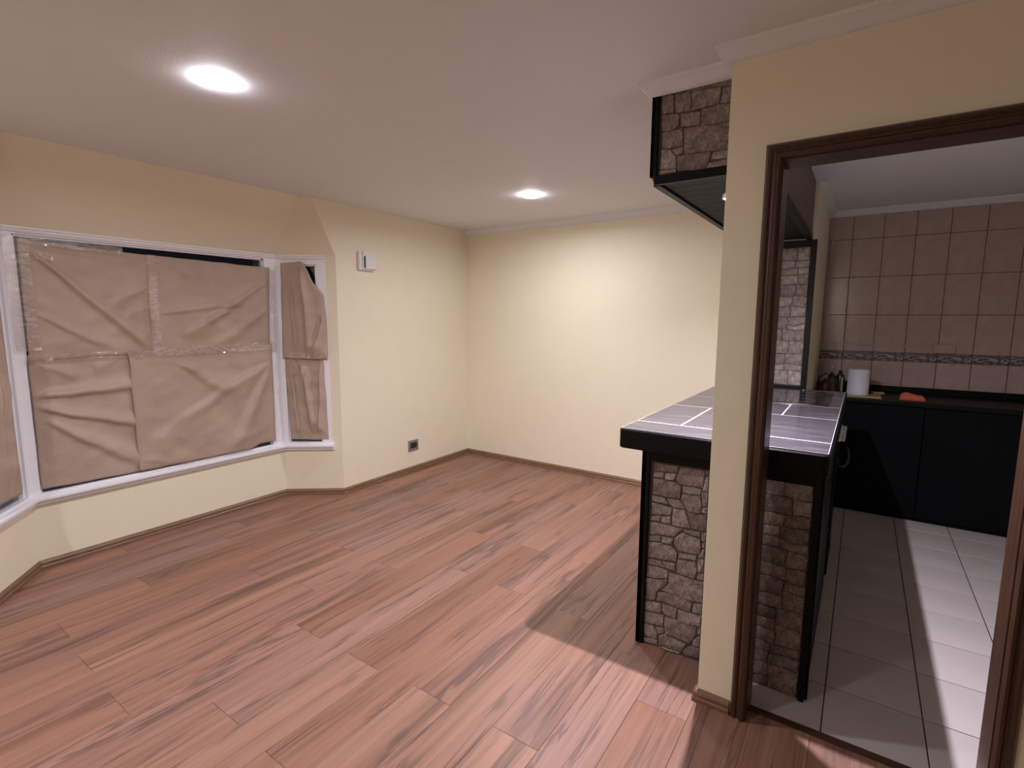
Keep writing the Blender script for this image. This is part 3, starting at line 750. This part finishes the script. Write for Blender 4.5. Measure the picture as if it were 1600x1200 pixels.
# ------------------------------------------------------------------ breakfast counter
PX0, PX1, PY0, PY1 = -0.766, -0.090, 2.190, 4.055
CT = thing('breakfast_counter', 'stone clad breakfast counter with black edge and dark tiled top', 'counter', ((PX0 + PX1) / 2, 3.1, 0))
B('counter_body', 'blackmat', (PX0 + 0.012, PX1 - 0.004, PY0 + 0.014, PY1, 0.0, 0.93), CT)
stp = B('stone_panel', 'mortar', (PX0 + 0.010, PX1 - 0.006, PY0 + 0.006, PY0 + 0.014, 0.0, 0.90), CT)
za = lambda x, y: (1000 + x / 7.5, 700 + y / 7.5)
zb = lambda x, y: (1000 + x / 6.316, 850 + y / 6.316)
zc = lambda x, y: (1000 + x / 3.635, 90 + y / 3.635)
tr = [
 [za(170,165),za(465,215),za(440,295),za(160,270)], [za(155,275),za(280,282),za(278,360),za(150,345)], [za(290,288),za(430,300),za(400,385),za(285,370)],
 [za(465,232),za(760,262),za(755,350),za(745,475),za(620,455),za(490,440),za(420,390),za(435,305)], [za(770,260),za(860,270),za(860,325),za(770,320)],
 [za(775,330),za(860,340),za(850,535),za(735,495),za(755,380)], [za(150,355),za(410,395),za(485,440),za(470,600),za(320,580),za(140,540)],
 [za(495,450),za(620,460),za(715,485),za(700,560),za(490,530)], [za(725,505),za(850,545),za(835,705),za(730,690),za(715,560)],
 [za(490,540),za(705,570),za(720,690),za(705,775),za(560,750),za(510,680),za(475,610)], [za(140,550),za(290,590),za(340,670),za(135,625)],
 [za(300,585),za(470,610),za(540,725),za(390,700),za(345,660)], [za(130,635),za(380,705),za(365,795),za(250,790),za(125,780)],
 [za(730,700),za(830,715),za(820,790),za(710,760)], [za(125,790),za(245,800),za(240,870),za(120,855)], [za(250,800),za(370,800),za(360,900),za(245,870)],
 [za(385,710),za(530,735),za(590,950),za(365,910),za(375,800)], [za(545,745),za(700,780),za(820,800),za(815,1000),za(700,975),za(600,950)],
 [za(115,865),za(360,910),za(500,950),za(400,1045),za(230,1020),za(110,1010)], [za(510,955),za(710,990),za(705,1045),za(620,1030),za(510,990)],
 [za(715,990),za(812,1010),za(808,1115),za(718,1095)], [za(105,1020),za(245,1035),za(240,1105),za(100,1090)], [za(250,1035),za(385,1060),za(375,1140),za(245,1110)],
 [za(400,1050),za(510,1000),za(620,1040),za(708,1060),zb(600,20),zb(585,110),zb(375,75),zb(330,0)], [za(718,1105),za(806,1125),zb(676,50),zb(605,45)],
 [za(98,1100),za(240,1115),za(370,1150),zb(368,85),zb(355,180),zb(230,160),zb(75,130)], [zb(375,85),zb(560,118),zb(550,172),zb(375,143)],
 [zb(605,52),zb(675,62),zb(668,158),zb(565,140)], [zb(75,140),zb(205,175),zb(245,245),zb(70,198)], [zb(215,172),zb(350,198),zb(352,278),zb(250,240)],
 [zb(372,150),zb(550,180),zb(560,260),zb(545,348),zb(450,320),zb(360,285),zb(357,205)], [zb(565,148),zb(666,165),zb(662,302),zb(565,290)],
 [zb(65,205),zb(245,255),zb(280,280),zb(270,345),zb(170,348),zb(62,320)], [zb(565,298),zb(660,310),zb(655,378),zb(555,345)],
 [zb(60,330),zb(180,358),zb(265,355),zb(265,400),zb(165,465),zb(150,560),zb(50,550)], [zb(285,285),zb(450,330),zb(652,388),zb(645,595),zb(480,560),zb(200,455),zb(275,400)],
 [zb(170,468),zb(370,512),zb(515,575),zb(500,675),zb(370,640),zb(250,590),zb(160,570)], [zb(520,590),zb(640,600),zb(635,718),zb(510,672)],
 [zb(48,560),zb(205,590),zb(205,690),zb(43,650)], [zb(215,590),zb(365,645),zb(350,745),zb(240,700),zb(210,660)], [zb(375,650),zb(634,722),zb(628,836),zb(470,795),zb(362,758)],
 [zb(43,660),zb(235,705),zb(225,825),zb(38,765)], [zb(240,715),zb(560,825),zb(550,900),zb(490,985),zb(240,880)], [zb(565,830),zb(628,845),zb(622,915),zb(565,890)],
 [zb(38,775),zb(130,810),zb(170,880),zb(165,950),zb(33,905)], [zb(150,815),zb(235,830),zb(235,890),zb(175,895)], [zb(180,900),zb(240,890),zb(455,985),zb(440,1020),zb(400,1065),zb(180,995)],
 [zb(520,950),zb(620,920),zb(615,1040),zb(510,1005)], [zb(32,912),zb(170,955),zb(175,1008),zb(30,965)], [zb(410,1040),zb(500,1012),zb(612,1052),zb(608,1145),zb(430,1100)],
 [zb(190,1005),zb(395,1070),zb(390,1092),zb(185,1020)]]
emb_p = lambda u, v, h: (u, PY0 + 0.006 - h, v)
cnt = 0; umax = 0
for P in tr:
    Q = [on_y(px, py, PY0) for px, py in P]; Q = [(min(max(q.x, PX0 + 0.022), -0.488), min(max(q.z, 0.002), 0.898)) for q in Q]
    try: stone_piece(Q, emb_p, stp, cnt)
    except Exception as e: print('stone', cnt, e)
    cnt += 1
for P in ashlar(-0.486, PX1 - 0.020, 0.002, 0.898, 21):
    stone_piece(P, emb_p, stp, cnt); cnt += 1
# side face towards the living room
sts = B('stone_panel', 'mortar', (PX0 + 0.006, PX0 + 0.014, PY0 + 0.03, YB - 0.002, 0.0, 0.90), CT)
emb_s = lambda u, v, h: (PX0 + 0.006 - h, u, v)
for P in ashlar(PY0 + 0.032, YB - 0.004, 0.002, 0.898, 33):
    stone_piece(P, emb_s, sts, cnt); cnt += 1
# black angle trims
tm = MB(); tm.box(PX0 - 0.010, PX0 + 0.024, PY0 - 0.012, PY0 + 0.010, 0, 0.935); tm.box(PX0 - 0.010, PX0 + 0.008, PY0 - 0.012, PY0 + 0.032, 0, 0.935); tm.build('corner_trim', 'black', CT)
tm = MB(); tm.box(PX1 - 0.018, PX1 + 0.004, PY0 - 0.012, PY0 + 0.010, 0, 0.935); tm.build('corner_trim', 'black', CT)
B('corner_trim', 'black', (PX1 - 0.004, PX1 + 0.014, PY0 + 0.012, PY0 + 0.05, 0.0, 0.93), CT)
B('top_trim', 'black', (PX0 + 0.024, PX1 - 0.018, PY0 - 0.010, PY0 + 0.012, 0.876, 0.93), CT)
# slab
def rounded_slab(x0, x1, y0, y1, z0, z1, r, name, mat, parent):
    pts = []
    for cx, cy, a0 in ((x0 + r, y0 + r, 180), (x1 - r, y0 + r, 270)):
        for k in range(7): a = math.radians(a0 + 15 * k); pts.append((cx + r * math.cos(a), cy + r * math.sin(a)))
    pts += [(x1, y1), (x0, y1)]
    p1 = inset(pts, 0.005); n = len(pts)
    if math.dist(p1[0], pts[0]) > 0.2: p1 = p1[::-1]
    V = [(x, y, z0 + 0.005) for x, y in pts] + [(x, y, z1 - 0.005) for x, y in pts] + [(x, y, z1) for x, y in p1] + [(x, y, z0) for x, y in p1]
    Fc = []
    for a, b in ((0, 1), (1, 2), (3, 0)): Fc += [(a * n + i, a * n + (i + 1) % n, b * n + (i + 1) % n, b * n + i) for i in range(n)]
    Fc += [tuple(range(2 * n, 3 * n)), tuple(range(4 * n - 1, 3 * n - 1, -1))]
    return shade_auto(mesh_obj(name, V, Fc, mat, parent, origin=((x0 + x1) / 2, (y0 + y1) / 2, z0)), 30)
SX0, SX1, SY0, SY1, SZ0, SZ1 = -0.868, -0.060, 2.118, 4.052, 0.930, 1.016
top = rounded_slab(SX0, SX1, SY0, SY1, SZ0, SZ1, 0.025, 'countertop', 'black', CT)
gr = B('grout_bed', 'grey_grout', (SX0 + 0.010, SX1 - 0.010, SY0 + 0.012, SY1, SZ1 - 0.001, SZ1 + 0.0046), top)
cols = {0: [SX0 + 0.008, -0.300, SX1 - 0.008], 1: [SX0 + 0.008, -0.655, SX1 - 0.008], 2: [SX0 + 0.008, -0.310, SX1 - 0.008], 3: [SX0 + 0.008, -0.655, SX1 - 0.008], 4: [SX0 + 0.008, -0.31, SX1 - 0.008]}
cols[1] = [SX0 + 0.008, -0.653, SX1 - 0.008]
yr = [SY0 + 0.010, 2.318, 2.880, 3.290, 3.72, SY1]
for r_ in range(5):
    c_ = cols[r_]
    for i in range(len(c_) - 1):
        flat_piece('countertop_tile', [(c_[i], yr[r_]), (c_[i + 1], yr[r_]), (c_[i + 1], yr[r_ + 1]), (c_[i], yr[r_ + 1])], SZ1 + 0.005, 0.006, 0.0034, 0.0006, 'ctile', top)
# kitchen side of the counter: two black doors
for i, (a, b) in enumerate(((2.25, 2.66), (2.67, 3.08))):
    d_ = B('cabinet_door', 'blackmat', (PX1 - 0.004, PX1 + 0.014, a, b, 0.10, 0.90), CT, 0.002)

# cooktop and oven
zt_ = SZ1 + 0.005
ck = thing('cooktop', 'black glass cooktop set into the tiled counter', 'cooktop', (-0.43, 3.62, zt_))
B('glass_plate', 'cook', (-0.72, -0.130, 3.300, 3.900, zt_, zt_ + 0.007), ck, 0.002)
for x, y, r in ((-0.58, 3.45, 0.085), (-0.27, 3.45, 0.07), (-0.58, 3.75, 0.07), (-0.27, 3.75, 0.085)):
    MB().lathe([(r, 0), (r, 0.0006), (r - 0.002, 0.0006), (r - 0.002, 0)], (x, y, zt_ + 0.0068), 32, caps=False).build('cooking_zone', 'alu', ck)
ov = thing('oven', 'black built-in oven in the kitchen side of the counter', 'oven', (PX1 + 0.02, 3.4, 0.12))
B('oven_front', 'blackmat', (PX1 - 0.004, PX1 + 0.022, 3.10, 3.70, 0.14, 0.92), ov, 0.003)
B('oven_window', 'cook', (PX1 + 0.022, PX1 + 0.026, 3.16, 3.64, 0.28, 0.66), ov)
for y in (3.24, 3.34, 3.46, 3.56):
    k_ = MB().lathe([(0.019, 0), (0.019, 0.006), (0.015, 0.010), (0.014, 0.028), (0.010, 0.030)], (0, 0, 0), 20)
    k_.v = [(PX1 + 0.022 + z, y + x, 0.865 + yy) for x, yy, z in k_.v]
    shade_auto(k_.build('oven_knob', 'plastic', ov))
MB().tube([(PX1 + 0.02, 3.14, 0.735), (PX1 + 0.06, 3.15, 0.735), (PX1 + 0.072, 3.25, 0.735), (PX1 + 0.075, 3.4, 0.735), (PX1 + 0.072, 3.55, 0.735), (PX1 + 0.06, 3.65, 0.735), (PX1 + 0.02, 3.66, 0.735)], 0.005).build('oven_handle', 'darkpl', ov, smooth=True)

# ------------------------------------------------------------------ stone pillar at the far end of the counter
pil = thing('stone_pillar_panel', 'stone panel in a black frame at the far end of the counter', 'panel', (-0.53, 4.06, 1.02))
bk = B('backing_board', 'mortar', (-0.75, -0.32, 4.060, 4.074, 1.022, 2.03), pil)
emb_e = lambda u, v, h: (u, 4.060 - h, v)
for P in ashlar(-0.735, -0.335, 1.045, 1.985, 52):
    stone_piece(P, emb_e, bk, cnt); cnt += 1
B('frame_strip', 'black', (-0.332, -0.300, 4.035, 4.074, 1.022, 2.03), pil, 0.002)
B('frame_strip', 'black', (-0.752, -0.737, 4.035, 4.074, 1.022, 2.03), pil, 0.002)
B('frame_strip', 'black', (-0.737, -0.332, 4.035, 4.074, 1.988, 2.03), pil, 0.002)
B('frame_strip', 'black', (-0.737, -0.332, 4.040, 4.074, 1.022, 1.040), pil, 0.002)

# ------------------------------------------------------------------ hanging bulkhead above the counter
BX0, BX1, BY0, BY1, BZ = -0.752, -0.335, 2.092, 4.06, 2.034
bh = thing('hanging_bulkhead', 'stone fronted bulkhead with black edges hanging above the counter', 'bulkhead', ((BX0 + BX1) / 2, 3.0, BZ))
B('bulkhead_core', 'soffit_side', (BX0 + 0.012, BX1, BY0 + 0.014, BY1, BZ + 0.02, H - 0.001), bh)
fp = B('stone_panel', 'mortar', (BX0 + 0.008, BX1 - 0.01, BY0 + 0.006, BY0 + 0.014, BZ + 0.02, H - 0.03), bh)
trc = [[zc(125,205),zc(300,165),zc(525,112),zc(525,158),zc(300,185),zc(125,212)], [zc(125,218),zc(190,208),zc(190,312),zc(125,322)], [zc(200,206),zc(290,192),zc(285,302),zc(200,312)],
 [zc(296,192),zc(460,168),zc(452,258),zc(380,275),zc(292,300)], [zc(468,168),zc(522,162),zc(520,250),zc(458,256)], [zc(125,328),zc(222,320),zc(215,388),zc(180,412),zc(125,420)],
 [zc(230,322),zc(340,304),zc(335,384),zc(235,390)], [zc(350,292),zc(450,265),zc(520,258),zc(518,358),zc(345,384)], [zc(125,428),zc(238,398),zc(238,498),zc(125,515)],
 [zc(250,402),zc(512,366),zc(508,520),zc(400,528),zc(250,545)], [zc(180,522),zc(240,508),zc(238,545),zc(208,555)], [zc(120,524),zc(170,524),zc(200,560),zc(202,625),zc(113,635)],
 [zc(212,560),zc(405,532),zc(395,575),zc(368,640),zc(212,645)], [zc(415,535),zc(508,525),zc(505,568),zc(405,575)], [zc(378,602),zc(504,575),zc(500,630),zc(374,640)], [zc(113,640),zc(200,632),zc(200,655),zc(112,665)]]
emb_b = lambda u, v, h: (u, BY0 + 0.006 - h * 0.8, v)
for P in trc:
    Q = [on_y(px, py, BY0) for px, py in P]; Q = [(min(max(q.x, BX0 + 0.026), -0.462), min(max(q.z, BZ + 0.03), H - 0.038)) for q in Q]
    ar = sum(Q[i][0] * Q[(i + 1) % len(Q)][1] - Q[(i + 1) % len(Q)][0] * Q[i][1] for i in range(len(Q)))
    if ar < 0: Q = Q[::-1]
    stone_piece([(min(max(u, BX0 + 0.020), -0.4595), min(max(v, BZ + 0.026), H - 0.034)) for u, v in inset(Q, -0.0022)], emb_b, fp, cnt); cnt += 1
for P in ashlar(-0.458, BX1 - 0.014, BZ + 0.03, H - 0.04, 71):
    stone_piece(P, emb_b, fp, cnt); cnt += 1
tm = MB(); tm.box(BX0 - 0.004, BX0 + 0.022, BY0 - 0.010, BY0 + 0.008, BZ + 0.028, H - 0.042); tm.box(BX0 - 0.004, BX0 + 0.008, BY0 - 0.010, BY0 + 0.03, BZ + 0.028, H - 0.042); tm.build('corner_trim', 'black', bh)
B('front_trim', 'black', (BX0 + 0.014, BX1, BY0 - 0.010, BY0 + 0.012, BZ - 0.004, BZ + 0.030), bh, 0.001)
B('side_trim', 'black', (BX0 + 0.006, BX0 + 0.034, BY0 + 0.012, BY1 - 0.02, BZ - 0.006, BZ + 0.016), bh, 0.001)
B('side_trim', 'black', (BX1 - 0.026, BX1 + 0.006, BY0 + 0.012, BY1 - 0.02, BZ - 0.006, BZ + 0.030), bh, 0.001)
B('living_side_panel', 'soffit_side', (BX0, BX0 + 0.012, BY0 + 0.02, BY1, BZ + 0.016, H - 0.03), bh)
yy = BY0 + 0.014; k = 0
while yy < BY1 - 0.03:
    y2 = min(yy + 0.095, BY1 - 0.025)
    flat_piece('soffit_board', [(BX0 + 0.034, yy), (BX1 - 0.026, yy), (BX1 - 0.026, y2), (BX0 + 0.034, y2)], 0, 0.012, 0.001, 0.002, 'blackwood', bh,
        emb=lambda u, v, h: (u, v, BZ + 0.004 - h)); yy = y2
# spot under it
SPX, SPY = -0.470, 2.255
sp_ = thing('spot_lamp', 'small white round spot lamp fixed under the hanging bulkhead', 'lamp', (SPX, SPY, BZ + 0.002))
shade_auto(MB().lathe([(0.028, 0.0), (0.032, 0.0), (0.032, -0.006), (0.020, -0.010), (0.018, -0.036), (0.012, -0.036)], (SPX, SPY, BZ + 0.002), 28, caps=False).build('lamp_socket', 'black', sp_))
shade_auto(MB().lathe([(0.012, -0.0365), (0.036, -0.0365), (0.042, -0.042), (0.042, -0.056), (0.036, -0.058), (0.034, -0.052)], (SPX, SPY, BZ + 0.002), 32, caps=False).build('lamp_housing', 'plastic', sp_))
shade_auto(MB().lathe([(0.034, -0.051), (0.034, -0.056), (0.001, -0.058)], (SPX, SPY, BZ + 0.002), 32).build('lamp_lens', 'spot', sp_))
lamp_light('spot_light', (SPX, SPY, BZ - 0.0565), 0.014, SPOT_W, 160, SPOT_COL, sp_)

# ------------------------------------------------------------------ kitchen back wall with tiles
wk = struct(B('wall_kitchen', 'wgrout', (-0.31, XK, YK, YK + T, 0, H)))
vx = [-0.31] + [-0.135 + 0.2115 * i for i in range(0, 9)]
rows = [0.93, 1.163, 1.233, 1.542, 1.857, 2.172, 2.372]
emb_k = lambda u, v, h: (u, YK - 0.006 - h, v)
for i in range(len(vx) - 1):
    for j in range(len(rows) - 1):
        nm, mt_ = ('border_tile', 'border') if j == 1 else ('wall_tile', 'wtile')
        flat_piece(nm, [(vx[i], rows[j]), (vx[i + 1], rows[j]), (vx[i + 1], rows[j + 1]), (vx[i], rows[j + 1])], 0, 0.006, 0.0020, 0.0014, mt_, wk, emb=emb_k)
B('plaster_strip', 'paint', (vx[-1], XK, YK - 0.006, YK, 0.93, 2.372), wk)
# cable trunking and socket box
t = thing('cable_trunking', 'thin white cable trunking on the kitchen tiles', 'trunking', (0.1, YK - 0.006, 1.28))
B('trunking_run', 'wtile', (-0.285, 0.471, YK - 0.018, YK - 0.0065, 1.280, 1.296), t, 0.002)
B('trunking_riser', 'wtile', (-0.285, -0.262, YK - 0.018, YK - 0.0065, 1.296, 2.19), t, 0.002)
t = thing('wall_socket', 'pale surface socket box at the end of the trunking', 'socket', (0.535, YK - 0.006, 1.245))
B('socket_box', 'wtile', (0.471, 0.600, YK - 0.042, YK - 0.0065, 1.244, 1.309), t, 0.004)
B('socket_face', 'wtile', (0.485, 0.586, YK - 0.047, YK - 0.042, 1.254, 1.299), t, 0.002)

# base cabinets
KY = 4.745
for i, (a, b) in enumerate(((-0.31, 0.415), (0.415, 1.00), (1.00, 1.60))):
    lab = ['black base cabinet left, beside the tiled counter', 'black base cabinet right of the door seam, behind the doorway', 'black base cabinet furthest right, past the door jamb'][i]
    t = thing('base_cabinet', lab, 'cabinet', ((a + b) / 2, 5.0, 0), 'black base cabinets')
    B('carcass', 'blackmat', (a + 0.001, b - 0.001, KY + 0.02, YK - 0.001, 0.0, 0.868), t)
    B('cabinet_door', 'blackmat', (a + 0.003, b - 0.003, KY, KY + 0.019, 0.03, 0.864), t, 0.002)
B('b', 'black', (-0.309, 1.62, 4.715, YK - 0.008, 0.870, 0.902), None, 0.004).name = 'worktop'
wt = bpy.data.objects['worktop']; tag(wt, 'long black worktop along the tiled kitchen wall', 'worktop')
us = B('upstand', 'black', (-0.309, 1.62, YK - 0.026, YK - 0.008, 0.9025, 0.955), wt, 0.002)

# things on the worktop
ZW = 0.903
bd = thing('cutting_board', 'pale wooden cutting board lying under the towel roll', 'board', (0.02, 4.86, ZW))
B('board', 'yellowwood', (-0.11, 0.150, 4.755, 4.945, ZW, ZW + 0.012), bd, 0.004)
tw = thing('paper_towel_roll', 'white paper towel roll standing on the worktop', 'paper roll', (0.0, 4.855, ZW + 0.0125))
shade_auto(MB().lathe([(0.022, 0), (0.070, 0), (0.073, 0.004), (0.073, 0.196), (0.070, 0.200), (0.022, 0.200), (0.022, 0.0)], (-0.005, 4.855, ZW + 0.0125), 40, caps=False).build('towel_sheets', 'towel', tw))
MB().lathe([(0.0215, 0.001), (0.0215, 0.198), (0.019, 0.198), (0.019, 0.001)], (-0.005, 4.855, ZW + 0.0125), 24, caps=False).build('cardboard_core', 'core', tw)
ws = tag(MB().tube([(0.08, 5.02, ZW + 0.013), (0.17, 5.03, ZW + 0.013), (0.175, 5.03, ZW + 0.013)], 0.012, 14).build('rolling_pin', 'yellowwood', smooth=True), 'short pale wooden rod behind the towel roll', 'rod')
# salmon cloth
V = []; Fc = []; nn = 20
for j in range(nn + 1):
    for i in range(nn + 1):
        u, v = i / nn, j / nn; x = 0.262 + 0.155 * u; y = 4.79 + 0.085 * v
        e = min(1, 8 * min(u, 1 - u), 8 * min(v, 1 - v))
        h = (0.010 + 0.052 * (1 - 0.55 * u) * (0.75 + 0.5 * noise.noise(Vector((u * 4, v * 3, 1))))) * e ** 0.4
        V.append((x, y, ZW + 0.001 + h))
base_n = len(V)
for j in range(nn):
    for i in range(nn): a = j * (nn + 1) + i; Fc.append((a, a + 1, a + nn + 2, a + nn + 1))
sal = mesh_obj('folded_cloth', V, Fc, 'salmon', origin=(0.34, 4.83, ZW), smooth=True)
md = sal.modifiers.new('thickness', 'SOLIDIFY'); md.thickness = 0.002; md.offset = 1
tag(sal, 'salmon pink folded cloth on the black worktop', 'cloth')
# corner clutter
kt = thing('kettle', 'dark red kettle in the worktop corner', 'kettle', (-0.235, 5.02, ZW))
kb = (-0.232, 5.02, ZW)
shade_auto(MB().lathe([(0.050, 0), (0.056, 0.006), (0.054, 0.05), (0.042, 0.082), (0.020, 0.092)], kb, 28).build('kettle_body', 'redblack', kt))
shade_auto(MB().lathe([(0.012, 0.092), (0.012, 0.102), (0.004, 0.108)], kb, 16).build('lid_knob', 'darkpl', kt))
MB().tube([(-0.275, 5.02, ZW + 0.07), (-0.285, 5.02, ZW + 0.115), (-0.232, 5.02, ZW + 0.15), (-0.185, 5.02, ZW + 0.115), (-0.19, 5.02, ZW + 0.07)], 0.006).build('kettle_handle', 'darkpl', kt, smooth=True)
gb = thing('glass_bottle', 'clear glass bottle with narrow neck beside the kettle', 'bottle', (-0.19, 4.93, ZW))
shade_auto(MB().lathe([(0.030, 0), (0.034, 0.004), (0.034, 0.11), (0.028, 0.14), (0.012, 0.165), (0.011, 0.20), (0.014, 0.205), (0.014, 0.212)], (-0.185, 4.90, ZW + 0.0005), 28).build('bottle_glass', 'clear', gb))
shade_auto(MB().lathe([(0.015, 0.2125), (0.015, 0.232), (0.012, 0.236)], (-0.185, 4.90, ZW + 0.0005), 20).build('bottle_cap', 'alu', gb))
db = thing('soap_bottle', 'dark bottle with a green strip label right of the glass bottle', 'bottle', (-0.12, 4.95, ZW))
shade_auto(MB().lathe([(0.032, 0), (0.036, 0.005), (0.036, 0.115), (0.030, 0.145), (0.014, 0.160), (0.014, 0.182), (0.010, 0.186)], (-0.130, 4.97, ZW + 0.0005), 28).build('bottle_body', 'bottle', db))
B('label_strip', 'green', (-0.122, -0.108, 4.930, 4.941, ZW + 0.02, ZW + 0.135), db, 0.002)
bx = thing('storage_tin', 'small black tin between the bottles and the towel roll', 'tin', (-0.085, 5.09, ZW))
B('tin_body', 'blackmat', (-0.120, -0.035, 5.07, 5.14, ZW, ZW + 0.075), bx, 0.004)
B('tin_lid', 'blackmat', (-0.122, -0.033, 5.068, 5.142, ZW + 0.0752, ZW + 0.088), bx, 0.003)
print('objects', len(bpy.data.objects))
